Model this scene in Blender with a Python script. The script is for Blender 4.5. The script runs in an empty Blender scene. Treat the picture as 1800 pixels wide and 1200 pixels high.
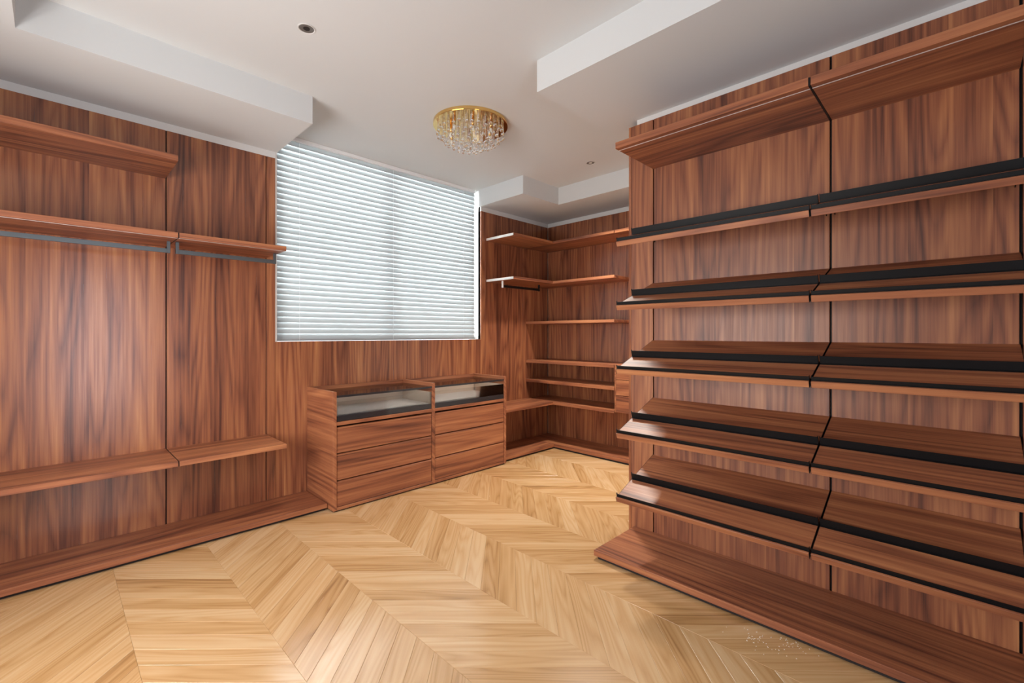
import bpy, bmesh, math, random
from mathutils import Vector, Matrix
random.seed(7)
S = bpy.context.scene
COL = S.collection
# ------------------------------------------------------------------ camera
ANG = math.atan(790/799.)
cd = bpy.data.cameras.new('camera'); cam = bpy.data.objects.new('camera', cd); COL.objects.link(cam)
cd.sensor_fit = 'HORIZONTAL'; cd.sensor_width = 36; cd.lens = 799/1800*36
cd.shift_y = (586.5-600)/1800; cd.clip_start = .02
cam.location = (0, 0, 1.4); cam.rotation_euler = (math.pi/2, 0, ANG-math.pi/2)
S.camera = cam
# ------------------------------------------------------------------ world and light
w = bpy.data.worlds.new('sky'); S.world = w; w.use_nodes = True
nt = w.node_tree; bg = nt.nodes['Background']
bg.inputs['Color'].default_value = (.86, .93, 1, 1); bg.inputs['Strength'].default_value = 2.2

def area(name, loc, rot, sx, sy, power, color):
    l = bpy.data.lights.new(name, 'AREA'); l.shape = 'RECTANGLE'; l.size = sx; l.size_y = sy
    l.energy = power; l.color = color
    o = bpy.data.objects.new(name, l); COL.objects.link(o); o.location = loc; o.rotation_euler = rot
    return o
area('daylight_front', (2.41, 4.75, 2.5), (math.radians(-90), 0, 0), 2.6, 2.3, 560, (.92, .97, 1))
area('daylight_rear', (.48, -1.75, 1.25), (math.radians(90), 0, 0), .85, 2.1, 10, (.62, .78, 1))
area('fill_left', (-1.1, 2.0, 1.35), (0, math.radians(-90), 0), 1.3, 1.7, 44, (1, .95, .90))  # added fill from the unseen left side, no known source there
S.view_settings.view_transform = 'Standard'; S.view_settings.look = 'None'
S.view_settings.gamma = 1; S.view_settings.use_curve_mapping = False
S.view_settings.exposure = 0.74

# ------------------------------------------------------------------ materials
def mat(name, color, rough=.5, metal=0, **kw):
    m = bpy.data.materials.new(name); m.use_nodes = True
    b = m.node_tree.nodes['Principled BSDF']
    b.inputs['Base Color'].default_value = (*color, 1); b.inputs['Roughness'].default_value = rough
    b.inputs['Metallic'].default_value = metal
    for k, v in kw.items(): b.inputs[k].default_value = v
    return m

def wood(name, axis, stops, tone=.12, rough=.38, ring=15., rs=(2.6, .22), strip=.14, per_obj=.1, bumpk=.06, streak=.75, ringw=.26):
    """procedural veneer: grain runs along the object's own axis"""
    m = bpy.data.materials.new(name); m.use_nodes = True
    t = m.node_tree; N = t.nodes; L = t.links; b = N['Principled BSDF']
    def n(tp, **kw):
        x = N.new(tp)
        for k, v in kw.items(): setattr(x, k, v)
        return x
    def math_(op, a, c=None, d=None):
        x = n('ShaderNodeMath', operation=op)
        for i, v in enumerate((a, c, d)):
            if v is None: continue
            if hasattr(v, 'links'): L.new(v, x.inputs[i])
            else: x.inputs[i].default_value = v
        return x.outputs[0]
    tc = n('ShaderNodeTexCoord'); oi = n('ShaderNodeObjectInfo')
    sep = n('ShaderNodeSeparateXYZ'); L.new(tc.outputs['Object'], sep.inputs[0])
    ax = 'XYZ'.index(axis); ot = [i for i in range(3) if i != ax]
    al = sep.outputs[ax]
    # two cross-grain coordinates folded to one, so faces in either plane get figure
    cr = math_('ADD', sep.outputs[ot[0]], sep.outputs[ot[1]])
    rnd = math_('MULTIPLY', oi.outputs['Random'], 91.)
    cr0 = math_('ADD', cr, rnd)
    sid = math_('FLOOR', math_('DIVIDE', cr0, strip))
    wn = n('ShaderNodeTexWhiteNoise', noise_dimensions='1D'); L.new(sid, wn.inputs['W'])
    al2 = math_('ADD', math_('ADD', al, math_('MULTIPLY', wn.outputs['Value'], 9.)), rnd)
    def comb(kx, ka):
        c = n('ShaderNodeCombineXYZ')
        L.new(math_('MULTIPLY', cr0, kx), c.inputs[0]); L.new(math_('MULTIPLY', al2, ka), c.inputs[1])
        return c.outputs[0]
    def noise(vec, det, rough_=.5, dist=0):
        x = n('ShaderNodeTexNoise', noise_dimensions='2D'); x.inputs['Scale'].default_value = 1
        x.inputs['Detail'].default_value = det; x.inputs['Roughness'].default_value = rough_
        x.inputs['Distortion'].default_value = dist
        L.new(vec, x.inputs['Vector']); return x.outputs[0]
    n1 = noise(comb(*rs), 2, .45)
    rg = math_('PINGPONG', math_('MULTIPLY', n1, ring), .5)
    rg = math_('MULTIPLY', math_('POWER', math_('MULTIPLY', rg, 2), 1.4), ringw)
    n2 = math_('MULTIPLY', noise(comb(60, 1.3), 4, .6), streak)
    n3 = math_('MULTIPLY', noise(comb(9, .3), 2, .5), .75)
    v = math_('ADD', math_('ADD', rg, n2), n3)
    v = math_('ADD', v, math_('MULTIPLY', math_('SUBTRACT', wn.outputs['Value'], .5), tone))
    ran2 = n('ShaderNodeTexWhiteNoise', noise_dimensions='1D'); L.new(rnd, ran2.inputs['W'])
    v = math_('ADD', v, math_('MULTIPLY', math_('SUBTRACT', ran2.outputs['Value'], .5), per_obj))
    mr = n('ShaderNodeMapRange'); L.new(v, mr.inputs[0]); mr.inputs[1].default_value = .36; mr.inputs[2].default_value = 1.25
    cr_ = n('ShaderNodeValToRGB'); L.new(mr.outputs[0], cr_.inputs[0])
    e = cr_.color_ramp.elements
    while len(e) < len(stops): e.new(.5)
    for i, (p, c) in enumerate(stops): e[i].position = p; e[i].color = (*c, 1)
    L.new(cr_.outputs[0], b.inputs['Base Color'])
    pores = noise(comb(300, 7), 2, .5)
    bu = n('ShaderNodeBump'); bu.inputs['Strength'].default_value = bumpk; bu.inputs['Distance'].default_value = .001
    L.new(pores, bu.inputs['Height']); L.new(bu.outputs[0], b.inputs['Normal'])
    rr = n('ShaderNodeMapRange'); L.new(n2, rr.inputs[0]); rr.inputs[1].default_value = 0; rr.inputs[2].default_value = streak
    rr.inputs[3].default_value = rough-.05; rr.inputs[4].default_value = rough+.08
    L.new(rr.outputs[0], b.inputs['Roughness'])
    return m

WAL = [(0, (.54, .245, .10)), (.3, (.40, .155, .066)), (.62, (.26, .088, .042)), (1, (.09, .029, .018))]
WAS = [(0, (.54, .24, .105)), (.3, (.42, .165, .072)), (.62, (.29, .10, .047)), (1, (.12, .04, .023))]
WX = wood('walnut_along_x', 'X', WAS, strip=.6, ring=11, ringw=.3); WY = wood('walnut_along_y', 'Y', WAS, strip=.6, ring=11, ringw=.3); WZ = wood('walnut_upright', 'Z', WAL, rough=.23)
WZ.node_tree.nodes['Principled BSDF'].inputs['Specular IOR Level'].default_value = .65
OAK = wood('oiled_oak', 'X', [(0, (.64, .43, .235)), (.35, (.57, .35, .165)), (.7, (.47, .265, .108)), (1, (.30, .155, .062))],
           tone=.02, rough=.22, ring=15, rs=(5, .4), strip=5., per_obj=.48, bumpk=.12, ringw=.26, streak=.5)
OAK.node_tree.nodes['Principled BSDF'].inputs['Specular IOR Level'].default_value = 1.0
for m_ in (WX, WY): m_.node_tree.nodes['Principled BSDF'].inputs['Specular IOR Level'].default_value = .38
WZR = wood('walnut_upright_matt', 'Z', WAL, rough=.4)
WHITE = mat('ceiling_paint', (.65, .665, .67), .75)
PLASTER = mat('wall_plaster', (.74, .72, .70), .8)
TRIMW = mat('white_trim_paint', (.68, .67, .66), .5)
BLACK = mat('black_anodised_metal', (.006, .0055, .006), .5, 0, **{'Specular IOR Level': .25})
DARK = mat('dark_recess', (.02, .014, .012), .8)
ALU = mat('grey_anodised_aluminium', (.13, .145, .155), .32, .6)
PALE = mat('pale_aluminium', (.75, .72, .69), .4, .3)
GOLD = mat('polished_gold', (.83, .56, .22), .09, 1)
FELT = mat('pale_tray_lining', (.72, .70, .68), .7)
SMOKE = mat('smoked_glass', (.03, .028, .03), .06, 0)
FRAMEW = mat('white_window_frame', (.86, .87, .88), .4)
CHIP = mat('pale_sawdust', (.86, .8, .7), .8)
BULB = mat('frosted_bulb', (.9, .88, .82), .3)
def glass_sheet(name, tint, fac):
    m = bpy.data.materials.new(name); m.use_nodes = True; t = m.node_tree
    for x in list(t.nodes): t.nodes.remove(x)
    o = t.nodes.new('ShaderNodeOutputMaterial'); mx = t.nodes.new('ShaderNodeMixShader')
    tr = t.nodes.new('ShaderNodeBsdfTransparent'); tr.inputs[0].default_value = (*tint, 1)
    gl = t.nodes.new('ShaderNodeBsdfGlossy'); gl.inputs['Roughness'].default_value = .03
    fr = t.nodes.new('ShaderNodeFresnel'); fr.inputs[0].default_value = 1.5
    t.links.new(fr.outputs[0], mx.inputs[0]); t.links.new(tr.outputs[0], mx.inputs[1])
    t.links.new(gl.outputs[0], mx.inputs[2]); t.links.new(mx.outputs[0], o.inputs[0]); return m
PANE = glass_sheet('window_glass', (.95, .97, .96), 1)
CLEAR = glass_sheet('clear_glass', (.95, .95, .94), 1)
TOPGLASS = glass_sheet('bronze_glass', (.75, .71, .69), 1)
TRAY = mat('pale_tray_wood', (.72, .60, .48), .5)
CRY = mat('crystal', (1, 1, 1), .0, 0, **{'Transmission Weight': 1, 'IOR': 1.55})
# slats: white, letting part of the daylight through
SLAT = bpy.data.materials.new('white_slat'); SLAT.use_nodes = True
t = SLAT.node_tree
for x in list(t.nodes): t.nodes.remove(x)
o_ = t.nodes.new('ShaderNodeOutputMaterial'); m1 = t.nodes.new('ShaderNodeMixShader'); m1.inputs[0].default_value = .2
d_ = t.nodes.new('ShaderNodeBsdfDiffuse'); d_.inputs[0].default_value = (.42, .43, .435, 1)
tl = t.nodes.new('ShaderNodeBsdfTranslucent'); tl.inputs[0].default_value = (.66, .69, .70, 1)
g_ = t.nodes.new('ShaderNodeBsdfGlossy'); g_.inputs['Roughness'].default_value = .35
m2 = t.nodes.new('ShaderNodeMixShader'); m2.inputs[0].default_value = .05
t.links.new(d_.outputs[0], m1.inputs[1]); t.links.new(tl.outputs[0], m1.inputs[2])
t.links.new(m1.outputs[0], m2.inputs[1]); t.links.new(g_.outputs[0], m2.inputs[2]); t.links.new(m2.outputs[0], o_.inputs[0])

# ------------------------------------------------------------------ helpers
def obj(name, bm, m, parent=None, smooth=False):
    me = bpy.data.meshes.new(name); bm.normal_update(); bm.to_mesh(me); bm.free()
    if smooth:
        for p in me.polygons: p.use_smooth = True
    me.materials.append(m); o = bpy.data.objects.new(name, me); COL.objects.link(o)
    if parent: o.parent = parent
    return o
def addbox(bm, x0, x1, y0, y1, z0, z1, bev=0):
    r = bmesh.ops.create_cube(bm, size=1)
    vs = r['verts']
    for v in vs:
        v.co = Vector((x0+(v.co.x+.5)*(x1-x0), y0+(v.co.y+.5)*(y1-y0), z0+(v.co.z+.5)*(z1-z0)))
    if bev:
        es = {e for v in vs for e in v.link_edges}
        bmesh.ops.bevel(bm, geom=list(es), offset=bev, segments=1, affect='EDGES')
def box(name, x0, x1, y0, y1, z0, z1, m, parent=None, bev=.0012):
    """one box with its own origin at its centre-bottom (relative to an unrotated parent at the world origin or at parent.location)"""
    pl = parent_world(parent)
    c = Vector(((x0+x1)/2, (y0+y1)/2, z0))
    bm = bmesh.new(); addbox(bm, x0-c.x, x1-c.x, y0-c.y, y1-c.y, 0, z1-z0, bev)
    o = obj(name, bm, m, parent); o.location = c-pl; return o
def parent_world(p):
    v = Vector((0, 0, 0))
    while p is not None: v += p.location; p = p.parent
    return v
def tag(o, label=None, cat=None, group=None, kind=None):
    for k, v in (('label', label), ('category', cat), ('group', group), ('kind', kind)):
        if v: o[k] = v
    return o
def empty(name, loc, label=None, cat=None, group=None, kind=None):
    o = bpy.data.objects.new(name, None); COL.objects.link(o); o.location = loc; o.empty_display_size = .1
    return tag(o, label, cat, group, kind)
def structure(o): o['kind'] = 'structure'; return o
def cyl(bm, p0, p1, r, seg=12, r2=None):
    p0 = Vector(p0); p1 = Vector(p1); d = p1-p0
    r_ = bmesh.ops.create_cone(bm, cap_ends=True, segments=seg, radius1=r, radius2=r if r2 is None else r2, depth=d.length)
    M = Matrix.Translation((p0+p1)/2) @ d.to_track_quat('Z', 'Y').to_matrix().to_4x4()
    bmesh.ops.transform(bm, matrix=M, verts=r_['verts'])

# ------------------------------------------------------------------ key sizes (metres)
XL, YB = -.95, -1.55           # left wall, rear wall (both beside / behind the camera)
YW = 4.0                       # face of the panelled window wall
XN = 4.739                     # face of the alcove's right wall
XR, YE = 2.87, 1.655           # face and far end of the shoe-shelf partition
ZC, ZS, ZT = 3.085, 2.89, 2.838   # ceiling, soffit, top of wood
WX0, WX1, WZ0 = 1.297, 3.534, 1.335

# ------------------------------------------------------------------ floor: chevron planks
floor = box('floor', XL-.1, XN+.1, YB-.1, YW+.1, -.12, -.0125, DARK, bev=0); structure(floor)
CWD, W = .465, .1372
X0 = .2545-3*CWD
def clip(poly, xa, xb, ya, yb):
    def cut(ps, f, inter):
        out = []
        for i in range(len(ps)):
            a, b = ps[i-1], ps[i]; fa, fb = f(a), f(b)
            if fa >= 0 and fb >= 0: out.append(b)
            elif fa >= 0 > fb: out.append(inter(a, b, fa, fb))
            elif fa < 0 <= fb: out.append(inter(a, b, fa, fb)); out.append(b)
        return out
    it = lambda a, b, fa, fb: (a[0]+(b[0]-a[0])*fa/(fa-fb), a[1]+(b[1]-a[1])*fa/(fa-fb))
    for f in (lambda p: p[0]-xa, lambda p: xb-p[0], lambda p: p[1]-ya, lambda p: yb-p[1]):
        if poly: poly = cut(poly, f, it)
    return poly
def plank_bm(bm, pts, ch=.001):
    # prism with a chamfered top edge; pts counter-clockwise
    n = len(pts); c = Vector((sum(p[0] for p in pts)/n, sum(p[1] for p in pts)/n))
    def off(d):
        out = []
        for i in range(n):
            a, p, b = Vector(pts[i-1]), Vector(pts[i]), Vector(pts[(i+1) % n])
            e1 = (p-a).normalized(); e2 = (b-p).normalized()
            n1 = Vector((-e1.y, e1.x)); n2 = Vector((-e2.y, e2.x)); k = 1+n1.dot(n2)
            out.append(p+(n1+n2)*(d/max(k, .3)))
        return out
    o1 = off(.0003); o2 = off(.0003+ch)
    lo = [bm.verts.new((p.x, p.y, -.012)) for p in o1]
    mi = [bm.verts.new((p.x, p.y, -ch*.8)) for p in o1]
    hi = [bm.verts.new((p.x, p.y, 0)) for p in o2]
    bm.faces.new(hi)
    for i in range(n):
        j = (i+1) % n
        bm.faces.new((lo[i], lo[j], mi[j], mi[i])); bm.faces.new((mi[i], mi[j], hi[j], hi[i]))
shared = {}
rest = bmesh.new()
F = (math.cos(ANG), math.sin(ANG)); R = (math.sin(ANG), -math.cos(ANG))
fw = parent_world(floor)
Y0 = (1.925-(.2545+CWD)*F[0])/F[1]     # seam phase where planks of neighbouring columns meet
for c in range(-1, 13):
    xa = X0+c*CWD; up = (c % 2 == 0)       # column of [.2545,.72] is c=3: screen-horizontal, falls to the right
    for k in range(-16, 40):
        yb = Y0+k*W
        if up: pts = [(xa, yb), (xa+CWD, yb+CWD), (xa+CWD, yb+CWD+W), (xa, yb+W)]
        else: pts = [(xa, yb+CWD), (xa+CWD, yb), (xa+CWD, yb+W), (xa, yb+CWD+W)]
        cp = clip(pts, XL, XN, YB, YW)
        if len(cp) < 3: continue
        cp = [p for i, p in enumerate(cp) if (Vector(p)-Vector(cp[i-1])).length > .004]
        if len(cp) < 3: continue
        vis = False
        for p in cp+[(sum(q[0] for q in cp)/len(cp), sum(q[1] for q in cp)/len(cp))]:
            dep = p[0]*F[0]+p[1]*F[1]
            if dep < 1.8: continue
            u = 900+799*(p[0]*R[0]+p[1]*R[1])/dep
            if -10 < u < 1810 and not (p[0] > 2.45 and p[1] < 1.6) and not (p[0] > 2.9 and u > 1115) and not p[1] > 3.62 and not p[0] > 4.33: vis = True
        if not vis:
            plank_bm(rest, [(p[0]-fw.x, p[1]-fw.y) for p in cp]); continue
        ang = math.pi/4 if up else -math.pi/4
        org = Vector((sum(q[0] for q in pts)/4, sum(q[1] for q in pts)/4, 0))
        ca, sa = math.cos(-ang), math.sin(-ang)
        loc = [((p[0]-org.x)*ca-(p[1]-org.y)*sa, (p[0]-org.x)*sa+(p[1]-org.y)*ca) for p in cp]
        full = len(cp) == 4 and all((Vector(a)-Vector(b)).length < 1e-5 for a, b in zip(sorted(cp), sorted(pts)))
        if full and up in shared: me = shared[up]
        else:
            bm = bmesh.new(); plank_bm(bm, loc); bm.normal_update(); me = bpy.data.meshes.new('plank'); bm.to_mesh(me); bm.free()
            me.materials.append(OAK)
            if full: shared[up] = me
        o = bpy.data.objects.new('plank', me); COL.objects.link(o); o.parent = floor
        o.location = org-fw; o.rotation_euler = (0, 0, ang)
ro = obj('planks_out_of_view', rest, OAK, floor); ro.location = (0, 0, -fw.z); ro['kind'] = 'stuff'

# ------------------------------------------------------------------ walls
def panel(x0, x1, y0, y1, z0, z1, parent, m=WZ): return box('wall_panel', x0, x1, y0, y1, z0, z1, m, parent, .0015)
TH = .02
# window wall: plaster shell with the window opening
bm = bmesh.new()
yp = YW+TH
addbox(bm, XL-.12, WX0, yp, yp+.3, 0, ZC)
addbox(bm, WX1, XN+.12, yp, yp+.3, 0, ZC)
addbox(bm, WX0, WX1, yp, yp+.3, 0, WZ0-.02)
wall_back = obj('wall_back', bm, PLASTER); structure(wall_back)
SEAM = .0035
for a, b in ((XL+.02, -.44), (-.44, .5665), (.5665, 1.2175)):
    panel(a+SEAM, b-SEAM, YW, yp-.001, .0, ZT, wall_back)
panel(1.2175+.002, 1.285, YW, yp-.001, 0, ZT, wall_back)
pb = empty('wall_panel', (2.4, YW, 0)); pb.parent = wall_back
bm = bmesh.new()                                   # one L-shaped panel: under the window and up its right side
addbox(bm, 1.2865-2.4, 3.594-2.4, 0, TH-.001, 0, WZ0)
addbox(bm, WX1-2.4, 3.594-2.4, 0, .055, WZ0, ZT)
bpy.data.objects.remove(pb)
o = obj('wall_panel', bm, WZ, wall_back); o.location = (2.4, YW, 0)
panel(3.5965, 4.2375, YW, yp-.001, 0, ZT, wall_back)
panel(4.2405, XN-.006, YW, yp-.001, 0, ZT, wall_back)
box('window_ledge', WX0, WX1, YW+.001, YW+.13, WZ0-.019, WZ0, WX, wall_back)
for x in (-.44, .5665, 1.2175):                     # black slotted uprights in the joints
    box('slotted_upright', x-.003, x+.003, YW+.008, yp-.001, 0, ZT, BLACK, wall_back, 0)
# left wall and rear wall
bm = bmesh.new()                                   # with an opening added beside the camera to let the fill light in
for a in ((YB, 1.1, 0, ZC), (2.9, YW+TH, 0, ZC), (1.1, 2.9, 0, .7), (1.1, 2.9, 2.05, ZC)):
    addbox(bm, XL-.12, XL, a[0], a[1], a[2], a[3])
wall_left = obj('wall_left', bm, PLASTER); structure(wall_left)
for y0, y1 in ((-1.5, -.5), (-.5, .5), (.5, 1.1), (2.9, YW-.01)):
    panel(XL, XL+.018, y0+SEAM, y1-SEAM, 0, ZT, wall_left)
panel(XL, XL+.018, 1.1+SEAM, 2.9-SEAM, 0, .7, wall_left)
bm = bmesh.new()
for a in ((XL-.12, 0, 0, ZC), (0, .96, 2.32, ZC), (.96, 1.2, 0, ZC), (1.2, XR+.2, 0, ZC)):
    addbox(bm, a[0], a[1], YB-.15, YB, a[2], a[3])
wall_rear = obj('wall_rear', bm, PLASTER); structure(wall_rear)
# partition that carries the shoe shelves
wall_right = box('wall_right', XR+TH, XR+.17, YB, 1.61, 0, ZS, PLASTER, bev=0); structure(wall_right)
ZTR = 2.856
for a, b in ((1.4915, YE), (.4925, 1.4835), (-.174, .4825), (-1.54, -.184)):
    panel(XR, XR+TH-.001, a, b, 0, ZTR, wall_right, WZR)
for y in (1.4875, .4875, -.179):
    box('slotted_upright', XR+.012, XR+TH-.001, y-.004, y+.004, 0, ZTR, BLACK, wall_right, 0)
box('end_panel', XR+.0005, XR+.19, YE+.001, YE+.02, 0, ZTR, WZ, wall_right)
# alcove right wall
wall_alcove = box('wall_far_right', XN+TH, XN+.16, YB, YW+TH, 0, ZC, PLASTER, bev=0); structure(wall_alcove)
for a, b in ((3.516, YW-.004), (2.512, 3.512), (1.5, 2.508)):
    panel(XN, XN+TH-.001, a, b, 0, ZT, wall_alcove)
box('slotted_upright', XN+.012, XN+TH-.001, 3.511, 3.517, 0, ZT, BLACK, wall_alcove, 0)
bm = bmesh.new(); addbox(bm, XR+.17, XN+TH, 1.35, 1.47, 0, ZC)
structure(obj('wall_alcove_end', bm, PLASTER))

# ------------------------------------------------------------------ ceiling
ceiling = box('ceiling', XL-.12, XN+.16, YB-.15, YW+.32, ZC, ZC+.12, WHITE, bev=0); structure(ceiling)
def soffit(boxes):
    bm = bmesh.new(); pw = parent_world(ceiling)
    for b in boxes: addbox(bm, b[0]-pw.x, b[1]-pw.x, b[2]-pw.y, b[3]-pw.y, ZS-pw.z, ZC-pw.z)
    bmesh.ops.remove_doubles(bm, verts=bm.verts, dist=1e-5)
    return obj('dropped_soffit', bm, WHITE, ceiling)
soffit([(XL, 1.300, 3.278, yp), (XL, -.127, YB, 3.278)])
soffit([(2.103, XN+TH, YB, 1.862)])
soffit([(3.515, XN+TH, 3.31, yp), (4.11, XN+TH, 1.862, 3.31)])
# white strips between wood and soffit
structure(box('trim_1', XL, 1.297, YW+.003, yp, ZT, ZS, TRIMW, bev=0))
structure(box('trim_2', WX1, XN, YW+.003, yp+.03, ZT, ZS, TRIMW, bev=0))
structure(box('trim_3', XR+.004, XR+TH, YB, 1.612, ZTR, ZS, TRIMW, bev=0))
structure(box('trim_4', XN+.003, XN+TH, 1.47, YW+.003, ZT, ZS, TRIMW, bev=0))
structure(box('trim_5', 1.2858, 1.297, YW-.002, YW+.07, WZ0, ZS, PALE, bev=0))

# ------------------------------------------------------------------ window and blind
win = empty('window_1', ((WX0+WX1)/2, 4.2, WZ0), kind='structure')
fy0, fy1 = 4.175, 4.235
for nm, a in (('frame_rail', (WX0, WX1, WZ0, WZ0+.06)), ('frame_rail', (WX0, WX1, ZC-.05, ZC-.001)), ('frame_stile', (WX0+.001, WX0+.06, WZ0+.06, ZC-.05)),
              ('frame_stile', (WX1-.06, WX1-.001, WZ0+.06, ZC-.05)), ('mullion', (2.38, 2.44, WZ0+.06, ZC-.05))):
    box(nm, a[0], a[1], fy0, fy1, a[2], a[3], FRAMEW, win)
for a, b in ((WX0+.06, 2.38), (2.44, WX1-.06)):
    box('pane', a, b, 4.205, 4.211, WZ0+.06, ZC-.05, PANE, win, 0)
BX0, BX1, BY = 1.306, 3.493, 4.085
blind = empty('venetian_blind', ((BX0+BX1)/2, BY, WZ0), 'white venetian blind with tilted slats filling the window', 'blind')
pitch = .0472; tilt = math.radians(70); hw = .0276
bm = bmesh.new()
rows = []
nS = 5
for i in range(nS+1):
    s = -1+2*i/nS; yy = s*hw; zz = .0035*(1-s*s)
    rows.append((yy*math.cos(tilt)-zz*math.sin(tilt)*1, yy*math.sin(tilt)+zz*math.cos(tilt)))
hl = (BX1-BX0)/2
top = []
for side in (0, 1):
    t_ = .0011 if side else -.0011
    ring_ = [[bm.verts.new((x, p[0]-t_*math.sin(tilt), p[1]+t_*math.cos(tilt))) for x in (-hl, hl)] for p in rows]
    top.append(ring_)
    for i in range(nS):
        f = (ring_[i][0], ring_[i][1], ring_[i+1][1], ring_[i+1][0])
        bm.faces.new(f if side else f[::-1])
for e in (0, nS):
    bm.faces.new((top[0][e][0], top[0][e][1], top[1][e][1], top[1][e][0]))
for k in (0, 1):
    bm.faces.new([r[k] for r in top[0]]+[r[k] for r in reversed(top[1])])
bmesh.ops.recalc_face_normals(bm, faces=bm.faces)
first = obj('slat', bm, SLAT, blind)
nsl = 37
zs0 = WZ0+.05
for i in range(nsl):
    o = first if i == 0 else first.copy()
    if i: COL.objects.link(o)
    o.location = (0, random.uniform(-.0008, .0008), .048+i*pitch); o.rotation_euler = (random.uniform(-.03, .03), 0, random.uniform(-.0007, .0007))
box('bottom_rail', BX0, BX1, BY-.026, BY+.026, WZ0+.004, WZ0+.024, SLAT, blind)
box('head_rail', BX0, BX1, BY-.028, BY+.028, ZC-.03, ZC-.001, FRAMEW, blind)
for x in (1.50, 2.41, 3.32):
    for dy in (-.027, .027):
        bm = bmesh.new(); cyl(bm, (0, 0, 0), (0, 0, ZC-.045-WZ0), .0011, 6)
        o = obj('ladder_cord', bm, FRAMEW, blind); o.location = (x-(BX0+BX1)/2, dy, .01)

# ------------------------------------------------------------------ straight shelves
def shelf(name, x0, x1, y0, y1, z0, z1, m, label, cat='shelf', group=None, channel=None, joint=None):
    t_ = empty(name, ((x0+x1)/2, (y0+y1)/2, z0), label, cat, group)
    box('board', x0, x1, y0, y1, z0, z1, m, t_, .0015)
    if joint:
        box('joint_strip', *joint, z0+.0005, z1-.0015, BLACK, t_, 0)  # thin black strip filling the gap so the joint stays dark
    if channel:
        box('light_channel', *channel, z0-.0012, z0+.002, PALE, t_, 0)
    return t_
YF = 3.54
wf = YW-.0005
G1 = 'walnut shelves and benches on the left of the window wall'
shelf('wall_shelf', -.437, .5635, YF, wf, 2.497, 2.536, WX, 'walnut shelf highest on the left wall, just below the ceiling', group=G1)
shelf('wall_shelf', -.437, .5635, YF, wf, 2.011, 2.044, WX, 'long walnut shelf at upper left with a grey clothes rail beneath', group=G1, channel=(-.437, .5635, YF+.02, YF+.026), joint=(.5636, .5682, YF+.003, wf))
shelf('wall_shelf', .5695, 1.2145, YF, wf, 2.011, 2.044, WX, 'short walnut shelf overlapping the left edge of the window blind', group=G1, channel=(.5695, 1.2145, YF+.02, YF+.026))
shelf('bench_shelf', -.437, .5635, YF-.005, wf, .557, .590, WX, 'long low walnut bench board at the left edge of the photo', 'bench', G1, joint=(.5636, .5682, YF-.002, wf))
shelf('bench_shelf', .5695, 1.2145, YF-.005, wf, .557, .590, WX, 'short low walnut bench board left of the chest of drawers, its top catching light', 'bench', G1)
def plinth(label, x0, x1, y0, y1, m, rec, group='walnut plinth boards on the floor'):
    t_ = empty('plinth_board', ((x0+x1)/2, (y0+y1)/2, 0), label, 'plinth', group)
    box('board', x0, x1, y0, y1, .02, .055, m, t_, .0025)
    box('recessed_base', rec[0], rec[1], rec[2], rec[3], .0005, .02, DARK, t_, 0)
plinth('long dark walnut plinth board below the benches at lower left', XL+.02, 1.534, 3.575, wf, WX, (XL+.02, 1.52, 3.6, wf))

def clothes_rail(label, x0, x1, y, ztop, group='grey clothes rails hung under shelves', brackets=()):
    t_ = empty('clothes_rail', ((x0+x1)/2, y, ztop), label, 'clothes rail', group)
    box('rail_bar', x0, x1, y-.007, y+.007, ztop-.078, ztop-.05, ALU, t_, .001)
    for x in (x0, x1-.018): box('rail_bracket', x, x+.018, y-.009, y+.009, ztop-.0785, ztop-.0015, ALU, t_, .001)
    for x in brackets: box('rail_bracket', x, x+.018, y-.009, y+.009, ztop-.0785, ztop-.0015, ALU, t_, .001)
clothes_rail('long grey metal clothes rail under the shelf at far left', -.42, .548, 3.72, 2.011)
clothes_rail('short dark grey clothes rail under the shelf beside the window blind', .577, 1.200, 3.72, 2.011)

# ------------------------------------------------------------------ alcove shelves
AX, AY = 4.30, 3.548
xf = XN-.0005
G2 = 'walnut shelves in the far corner alcove'
for nm, z0, z1, lab in (('wall_shelf', 2.497, 2.530, 'top walnut shelf right of the window, under the soffit, with a white-lit end'),
                        ('wall_shelf', 2.011, 2.043, 'second walnut shelf right of the window, with a small pale hook under it'),
                        ('wall_shelf', .535, .569, 'low walnut shelf just right of the chest of drawers, turning into the corner')):
    x0 = 3.612 if z0 > 1 else 3.50
    x1 = AX-.002 if z0 > 1 else AX-.002
    s_ = shelf(nm, x0, x1, AY, wf, z0, z1, WX, lab, group=G2)
    # end plate with two screws; pale on upper shelves, painting in the window light
    bm = bmesh.new(); addbox(bm, -.0015, 0, AY-s_.location.y+.002, wf-s_.location.y-.002, .003, z1-z0-.003)
    for yy in (.05, .09): cyl(bm, (-.003, AY-s_.location.y+yy, (z1-z0)/2), (-.0005, AY-s_.location.y+yy, (z1-z0)/2), .004, 8)
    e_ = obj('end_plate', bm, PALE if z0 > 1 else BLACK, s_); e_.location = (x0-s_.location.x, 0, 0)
yend = 2.688
for z0, z1, ya, yb_, lab in (
    (2.497, 2.530, yend+.003, wf, 'highest walnut shelf on the far right wall of the alcove'),
    (2.497, 2.530, 1.68, yend-.003, 'end piece of the highest alcove shelf, half hidden behind the black shoe bars'),
    (2.011, 2.043, yend, wf, 'second walnut shelf from the top on the alcove right wall'),
    (1.525, 1.558, yend, wf, 'third walnut shelf down in the alcove, thin and near eye level'),
    (1.030, 1.065, yend+.002, wf, 'fourth walnut shelf down, level with the top of the small drawer unit'),
    (.785, .820, yend+.002, wf, 'fifth walnut shelf down, beside the small drawers'),
    (.535, .569, yend+.002, wf, 'lowest walnut shelf on the alcove right wall, beside the small drawers')):
    shelf('wall_shelf', AX, xf, ya, yb_, z0, z1, WY, lab, group=G2)
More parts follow.
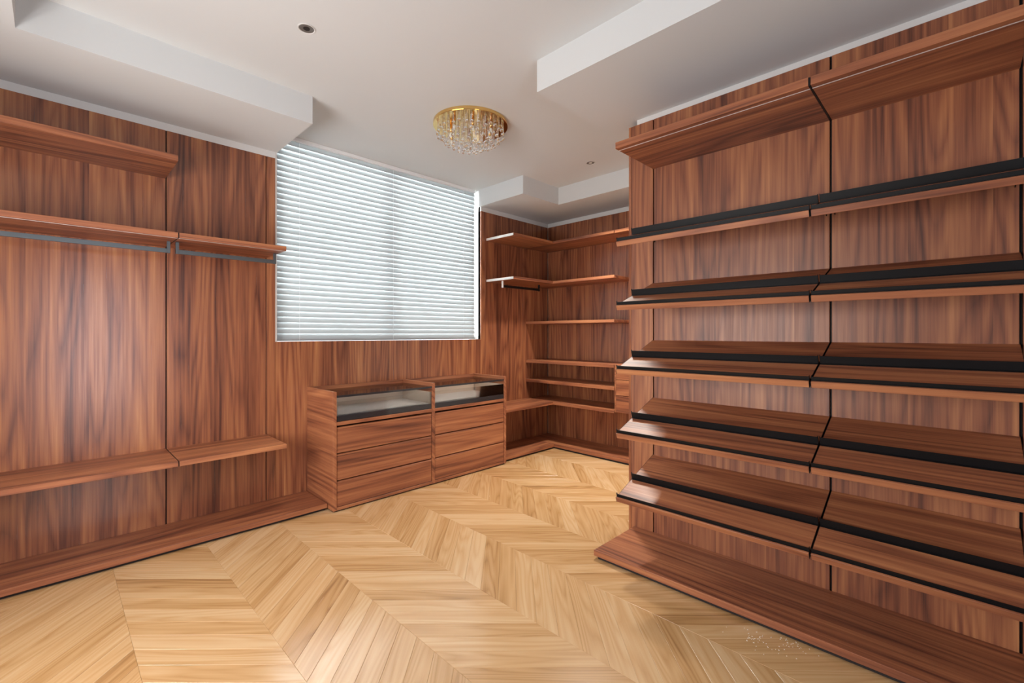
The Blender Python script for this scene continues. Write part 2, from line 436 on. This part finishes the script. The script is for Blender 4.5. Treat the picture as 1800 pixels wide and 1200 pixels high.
plinth('short dark walnut plinth board between chest of drawers and far corner', 3.47, AX+.005, 3.535, wf, WX, (3.47, AX+.004, 3.56, wf))
plinth('walnut plinth board under the alcove shelves, lit pale at its right end', AX+.006, xf, 1.68, wf, WY, (AX+.02, xf, 1.68, wf))
t_ = empty('clothes_rail', (4.2, 3.75, 2.011), 'dark clothes rail under the second alcove shelf, with a pale end bracket', 'clothes rail', 'grey clothes rails hung under shelves')
box('rail_bar', 3.64, 4.28, 3.743, 3.757, 1.935, 1.962, BLACK, t_, .001)
box('rail_bracket', 3.632, 3.650, 3.741, 3.759, 1.93, 2.0095, PALE, t_, .001)  # pale colour paints in the light on this end bracket
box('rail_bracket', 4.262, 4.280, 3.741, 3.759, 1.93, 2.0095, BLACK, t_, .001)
# small drawer unit hung on the alcove wall
dz = empty('drawer_unit', (4.5, 2.4, .548), 'small pale-lit walnut drawer unit hung in the alcove, partly hidden by the shoe shelves', 'drawer unit')
bm = bmesh.new()
for a in ((.018, .0, .018), ):
    pass
def cab(bm, x0, x1, y0, y1, z0, z1):
    addbox(bm, x0, x1, y0, y1, z0, z1, .0008)
L_ = Vector((4.5, 2.4, .548))
for a in ((4.322, xf, 1.99, 2.006, .548, 1.066), (4.302, xf, 2.668, 2.684, .548, 1.066), (4.302, xf, 2.006, 2.668, 1.05, 1.066),
          (4.322, xf, 2.006, 2.668, .548, .564), (4.72, xf, 2.006, 2.668, .564, 1.05)):
    cab(bm, a[0]-L_.x, a[1]-L_.x, a[2]-L_.y, a[3]-L_.y, a[4]-L_.z, a[5]-L_.z)
obj('carcass', bm, WY, dz)
for z0, z1 in ((.550, .729), (.734, .901), (.906, 1.048)):
    d = box('drawer', 4.302, 4.32, 2.0, 2.666, z0, z1, WY, dz, .001)
    box('drawer_box', 4.321, 4.70, 2.03, 2.64, z0+.02, z1-.04, FELT, d, 0)

# ------------------------------------------------------------------ shoe shelves on the partition
TILT = math.atan2(.172, .465)
def prism_y(bm, pts, y0, y1):
    a = [bm.verts.new((p[0], y0, p[1])) for p in pts]; b = [bm.verts.new((p[0], y1, p[1])) for p in pts]
    bm.faces.new(a); bm.faces.new(b[::-1])
    for i in range(len(pts)):
        j = (i+1) % len(pts); bm.faces.new((a[j], a[i], b[i], b[j]))
    bmesh.ops.recalc_face_normals(bm, faces=bm.faces)
cT, sT = math.cos(TILT), math.sin(TILT)
def P(s, h): return (-s*cT-h*sT*1.0, -s*sT+h*cT)     # s down the slope from the wall, h above the board top
G3 = 'tilted walnut shoe shelves with black bars'
proto = None
def make_shoe(ylen):
    r = empty('shoe_shelf', (0, 0, 0))
    Ls = .4955
    bm = bmesh.new(); prism_y(bm, [(-.001, 0), P(Ls-.0015, 0), P(Ls, -.0015), P(Ls, -.0285), P(Ls-.0015, -.03), (-.001, -.032)], -ylen/2, ylen/2)
    obj('board', bm, WY, r)
    for s, hh in ((.287, .040), (.480, .0185)):
        bm = bmesh.new()
        prism_y(bm, [P(s, .0003), P(s, hh), P(s+.0022, hh), P(s+.0022, .0025), P(s+.012 if hh > .03 else s+.006, .0025), P(s+.012 if hh > .03 else s+.006, .0003)], -ylen/2-.001, ylen/2+.001)
        for e in (-1, 1):
            y_ = e*(ylen/2+.0005)
            prism_y(bm, [P(s-.007, .0003), P(s-.007, hh+.003), P(s+.0022, hh+.003), P(s+.0022, .0003)], y_-.0012, y_+.0012)
        obj('heel_bar', bm, BLACK, r)
    for e in (-1, 1):
        bm = bmesh.new(); prism_y(bm, [(-.001, .0004), P(Ls+.0004, .0004), P(Ls+.0004, -.0304), (-.001, -.0324)], min(e*(ylen/2), e*(ylen/2+.0018)), max(e*(ylen/2), e*(ylen/2+.0018)))
        obj('end_plate', bm, BLACK, r)
    for e in (-1, 1):
        bm = bmesh.new(); prism_y(bm, [(-.001, -.031), P(.06, -.031), P(.35, -.031), P(.35, -.037), P(.06, -.07), (-.001, -.11)], -.002, .002)
        o = obj('bracket', bm, BLACK, r); o.location = (0, e*(ylen/2-.014), 0)
    return r
def copy_tree(o):
    c = o.copy(); COL.objects.link(c)
    for ch in list(o.children):
        k = ch.copy(); COL.objects.link(k); k.parent = c
    return c
order = ['first row below the flat top shelf', 'second row down', 'third row down, near eye level',
         'fourth row down', 'lowest row above the plinth']
zb = [2.130, 1.743, 1.356, .967, .579]
for (ya, yb_, side) in ((.4915, 1.490, 'left'), (-.176, .4825, 'right')):
    pr = make_shoe(yb_-ya)
    for i, z in enumerate(zb):
        o = pr if i == 0 else copy_tree(pr)
        o.location = (XR-.0015, (ya+yb_)/2, z)
        tag(o, 'tilted walnut shoe shelf, %s, %s' % (order[i], 'left of the joint' if side == 'left' else 'right of the joint'), 'shoe shelf', G3)
G4 = 'flat walnut top shelves above the shoe shelves'
shelf('wall_shelf', 2.396, XR-.0005, .4915, 1.490, 2.518, 2.557, WY, 'flat walnut top shelf above the shoe shelves, left of the joint', group=G4, channel=(2.432, 2.438, .4915, 1.490), joint=(2.399, XR-.0005, .484, .4914))
shelf('wall_shelf', 2.396, XR-.0005, -.176, .4825, 2.518, 2.557, WY, 'flat walnut top shelf above the shoe shelves, running out of frame at upper right', group=G4, channel=(2.432, 2.438, -.176, .4825))
plinth('wide walnut plinth board on the floor below the shoe shelves', 2.372, XR-.0005, -.9, 1.63, WY, (2.39, XR-.0005, -.9, 1.61))

# ------------------------------------------------------------------ chest of drawers with glass top
DX0, DXM, DX1, DY, DH = 1.540, 2.488, 3.432, 3.482, .944
ch = empty('chest_of_drawers', ((DX0+DX1)/2, 3.74, 0), 'walnut six-drawer chest with glass display tops under the window', 'chest of drawers')
yb2 = YW-.001
for x0, x1 in ((DX0, DX0+.028), (DXM-.0155, DXM+.0155), (DX1-.028, DX1)):
    box('side_panel', x0, x1, DY, yb2, .012, DH, WY, ch, .0012)
box('back_panel', DX0+.0285, DX1-.0285, yb2-.018, yb2, .012, DH-.002, WX, ch)
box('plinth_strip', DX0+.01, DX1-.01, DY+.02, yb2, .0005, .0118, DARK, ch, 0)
for a, b in ((DX0+.0285, DXM-.016), (DXM+.016, DX1-.0285)):
    box('base_rail', a, b, DY+.002, yb2-.02, .012, .036, WX, ch)
    box('middle_rail', a, b, DY+.002, yb2-.02, .678, .706, WX, ch)
    for z0, z1 in ((.040, .240), (.248, .453), (.461, .664)):
        d = box('drawer', a+.0035, b-.0035, DY+.006, DY+.025, z0, z1-.012, WX, ch, .0015)
        # bevelled finger grip running along the top of the front
        bm = bmesh.new(); hx = (b-a)/2-.0035
        p = [(.0, 0), (.0, .004), (.011, .0115), (.019, .0115), (.019, 0)]
        va = [bm.verts.new((-hx, q[0], q[1])) for q in p]; vb = [bm.verts.new((hx, q[0], q[1])) for q in p]
        bm.faces.new(va); bm.faces.new(vb[::-1])
        for i in range(5): bm.faces.new((va[i-1], va[i], vb[i], vb[i-1]))
        bmesh.ops.recalc_face_normals(bm, faces=bm.faces)
        g = obj('finger_grip', bm, WX, d); g.location = (0, -.0095, z1-z0-.012)
        bx = bmesh.new(); addbox(bx, -hx+.015, hx-.015, .012, .44, .01, z1-z0-.05); obj('drawer_box', bx, WX, d)
    # glass-fronted display drawer
    dd = empty('display_drawer', (0, 0, 0)); dd.parent = ch; dd.location = Vector(((a+b)/2, DY, .707))-ch.location
    box('tray_lining', a+.02, b-.02, DY+.03, yb2-.025, .753, .758, FELT, dd, 0)
    box('black_front_strip', a+.003, b-.003, DY+.008, DY+.020, .709, .752, SMOKE, dd, .001)
    box('glass_front', a+.003, b-.003, DY+.010, DY+.016, .753, .862, CLEAR, dd, 0)
    box('tray_side', a+.004, a+.014, DY+.021, yb2-.03, .712, .862, TRAY, dd)
    box('tray_side', b-.014, b-.004, DY+.021, yb2-.03, .712, .862, TRAY, dd)
    box('tray_back', a+.015, b-.015, yb2-.042, yb2-.03, .712, .862, TRAY, dd)
    # glass top set a little below the sides, with a black front edge
    box('glass_top', a+.001, b-.001, DY+.012, yb2-.02, .903, .911, TOPGLASS, ch, 0)
    box('glass_top_edge', a+.001, b-.001, DY+.004, DY+.0115, .897, .914, SMOKE, ch, 0)

# ------------------------------------------------------------------ chandelier
CHX, CHY = 2.36, 2.80
chn = empty('ceiling_chandelier', (CHX, CHY, ZC), 'round gold flush chandelier hung with clear crystal balls', 'chandelier')
bm = bmesh.new(); cyl(bm, (0, 0, -.0285), (0, 0, -.0005), .297, 64)
bmesh.ops.bevel(bm, geom=[e for e in bm.edges if len(e.link_faces) == 2 and abs(e.verts[0].co.z-e.verts[1].co.z) < 1e-6 and e.calc_face_angle() > .5], offset=.003, segments=2, affect='EDGES')
obj('gold_plate', bm, GOLD, chn)
for k in range(8):
    a = k*math.tau/8+.2; r = .155 if k % 2 else .2
    bm = bmesh.new(); cyl(bm, (0, 0, -.085), (0, 0, -.029), .011, 14)
    h_ = obj('lamp_holder', bm, GOLD, chn, True); h_.location = (r*math.cos(a), r*math.sin(a), 0)
    bm = bmesh.new(); bmesh.ops.create_uvsphere(bm, u_segments=12, v_segments=8, radius=.013); bmesh.ops.scale(bm, vec=(1, 1, 1.5), verts=bm.verts)
    b_ = obj('bulb', bm, BULB, h_, True); b_.location = (0, 0, -.103)
meshes = {}
def strand(L):
    key = round(L/.012)
    if key in meshes: return meshes[key]
    L = key*.012; bm = bmesh.new()
    z = -.006
    while z > -(L-.034):
        bmesh.ops.create_icosphere(bm, subdivisions=1, radius=.0052, matrix=Matrix.Translation((0, 0, z))); z -= .0115
    cyl(bm, (0, 0, -L+.02), (0, 0, 0), .0006, 4)
    bmesh.ops.create_icosphere(bm, subdivisions=2, radius=.0135, matrix=Matrix.Translation((0, 0, -L+.0135)))
    me = bpy.data.meshes.new('crystal_strand'); bm.to_mesh(me); bm.free(); me.materials.append(CRY); meshes[key] = me; return me
cnt = 0
for r, n_ in ((.262, 34), (.222, 28), (.182, 22), (.14, 17), (.098, 12), (.055, 7), (.0, 1)):
    for k in range(n_):
        a = (k+.5*(n_ % 2))*math.tau/n_+random.uniform(-.02, .02)
        L = .07+.125*(1-(r/.275)**2)+random.uniform(-.012, .012)
        o = bpy.data.objects.new('crystal_strand', strand(L)); COL.objects.link(o); o.parent = chn
        o.location = (r*math.cos(a), r*math.sin(a), -.0287)

# ------------------------------------------------------------------ recessed downlights
def downlight(x, y, label):
    t_ = empty('recessed_downlight', (x, y, ZC), label, 'downlight', 'recessed ceiling downlights')
    bm = bmesh.new()
    prof = [(.038, -.0008), (.046, -.0008), (.046, -.003), (.044, -.0045), (.040, -.004), (.038, -.0008)]
    n_ = 36; rings = [[bm.verts.new((p[0]*math.cos(i*math.tau/n_), p[0]*math.sin(i*math.tau/n_), p[1])) for i in range(n_)] for p in prof[:-1]]
    for a in range(5):
        for i in range(n_): bm.faces.new((rings[a][i], rings[a][(i+1) % n_], rings[(a+1) % 5][(i+1) % n_], rings[(a+1) % 5][i]))
    bmesh.ops.recalc_face_normals(bm, faces=bm.faces)
    obj('trim_ring', bm, TRIMW, t_, False)
    bm = bmesh.new(); n_ = 36
    pr = [(.0385, -.0012), (.034, -.0009), (.030, -.0007), (.0001, -.0007)]
    rings = [[bm.verts.new((p[0]*math.cos(i*math.tau/n_), p[0]*math.sin(i*math.tau/n_), p[1])) for i in range(n_)] for p in pr]
    for a in range(3):
        for i in range(n_): bm.faces.new((rings[a][i], rings[a][(i+1) % n_], rings[a+1][(i+1) % n_], rings[a+1][i]))
    obj('reflector', bm, mat('bronze_reflector', (.17, .14, .12), .35, .5) if 'bronze_reflector' not in bpy.data.materials else bpy.data.materials['bronze_reflector'], t_, True)
    bm = bmesh.new(); cyl(bm, (.0, 0, -.0026), (.0, 0, -.0012), .017, 20)
    obj('lens', bm, BULB if x > 3 else DARK, t_)
for x_, y_, p_, a_ in ((3.73, 2.60, 260, 115), (.987, 2.571, 32, 120)):
    l = bpy.data.lights.new('downlight_beam', 'SPOT'); l.energy = p_; l.color = (1, .93, .84); l.spot_size = math.radians(a_); l.spot_blend = 1; l.shadow_soft_size = .12 if x_ > 3 else .05
    o = bpy.data.objects.new('downlight_beam', l); COL.objects.link(o); o.location = (x_, y_, ZC-.02)
downlight(.987, 2.571, 'round recessed downlight with dark centre at the upper left of the ceiling')
downlight(3.73, 2.60, 'small recessed downlight right of the chandelier, near the alcove')

# ------------------------------------------------------------------ sawdust crumbs on the floor
bm = bmesh.new()
for i in range(70):
    if i < 45: x, y = random.gauss(2.26, .035), random.gauss(.655, .055)
    else: x, y = random.gauss(2.345, .02), random.gauss(.55, .04)
    l, w_ = random.uniform(.002, .006), random.uniform(.001, .0022); a = random.uniform(0, math.pi)
    M = Matrix.Translation((x, y, .0011)) @ Matrix.Rotation(a, 4, 'Z') @ Matrix.Diagonal((l, w_, .0016, 1))
    bmesh.ops.create_cube(bm, size=1, matrix=M)
tag(obj('sawdust_crumbs', bm, CHIP), 'scatter of tiny pale crumbs on the oak floor before the wide plinth', 'crumbs', kind='stuff')
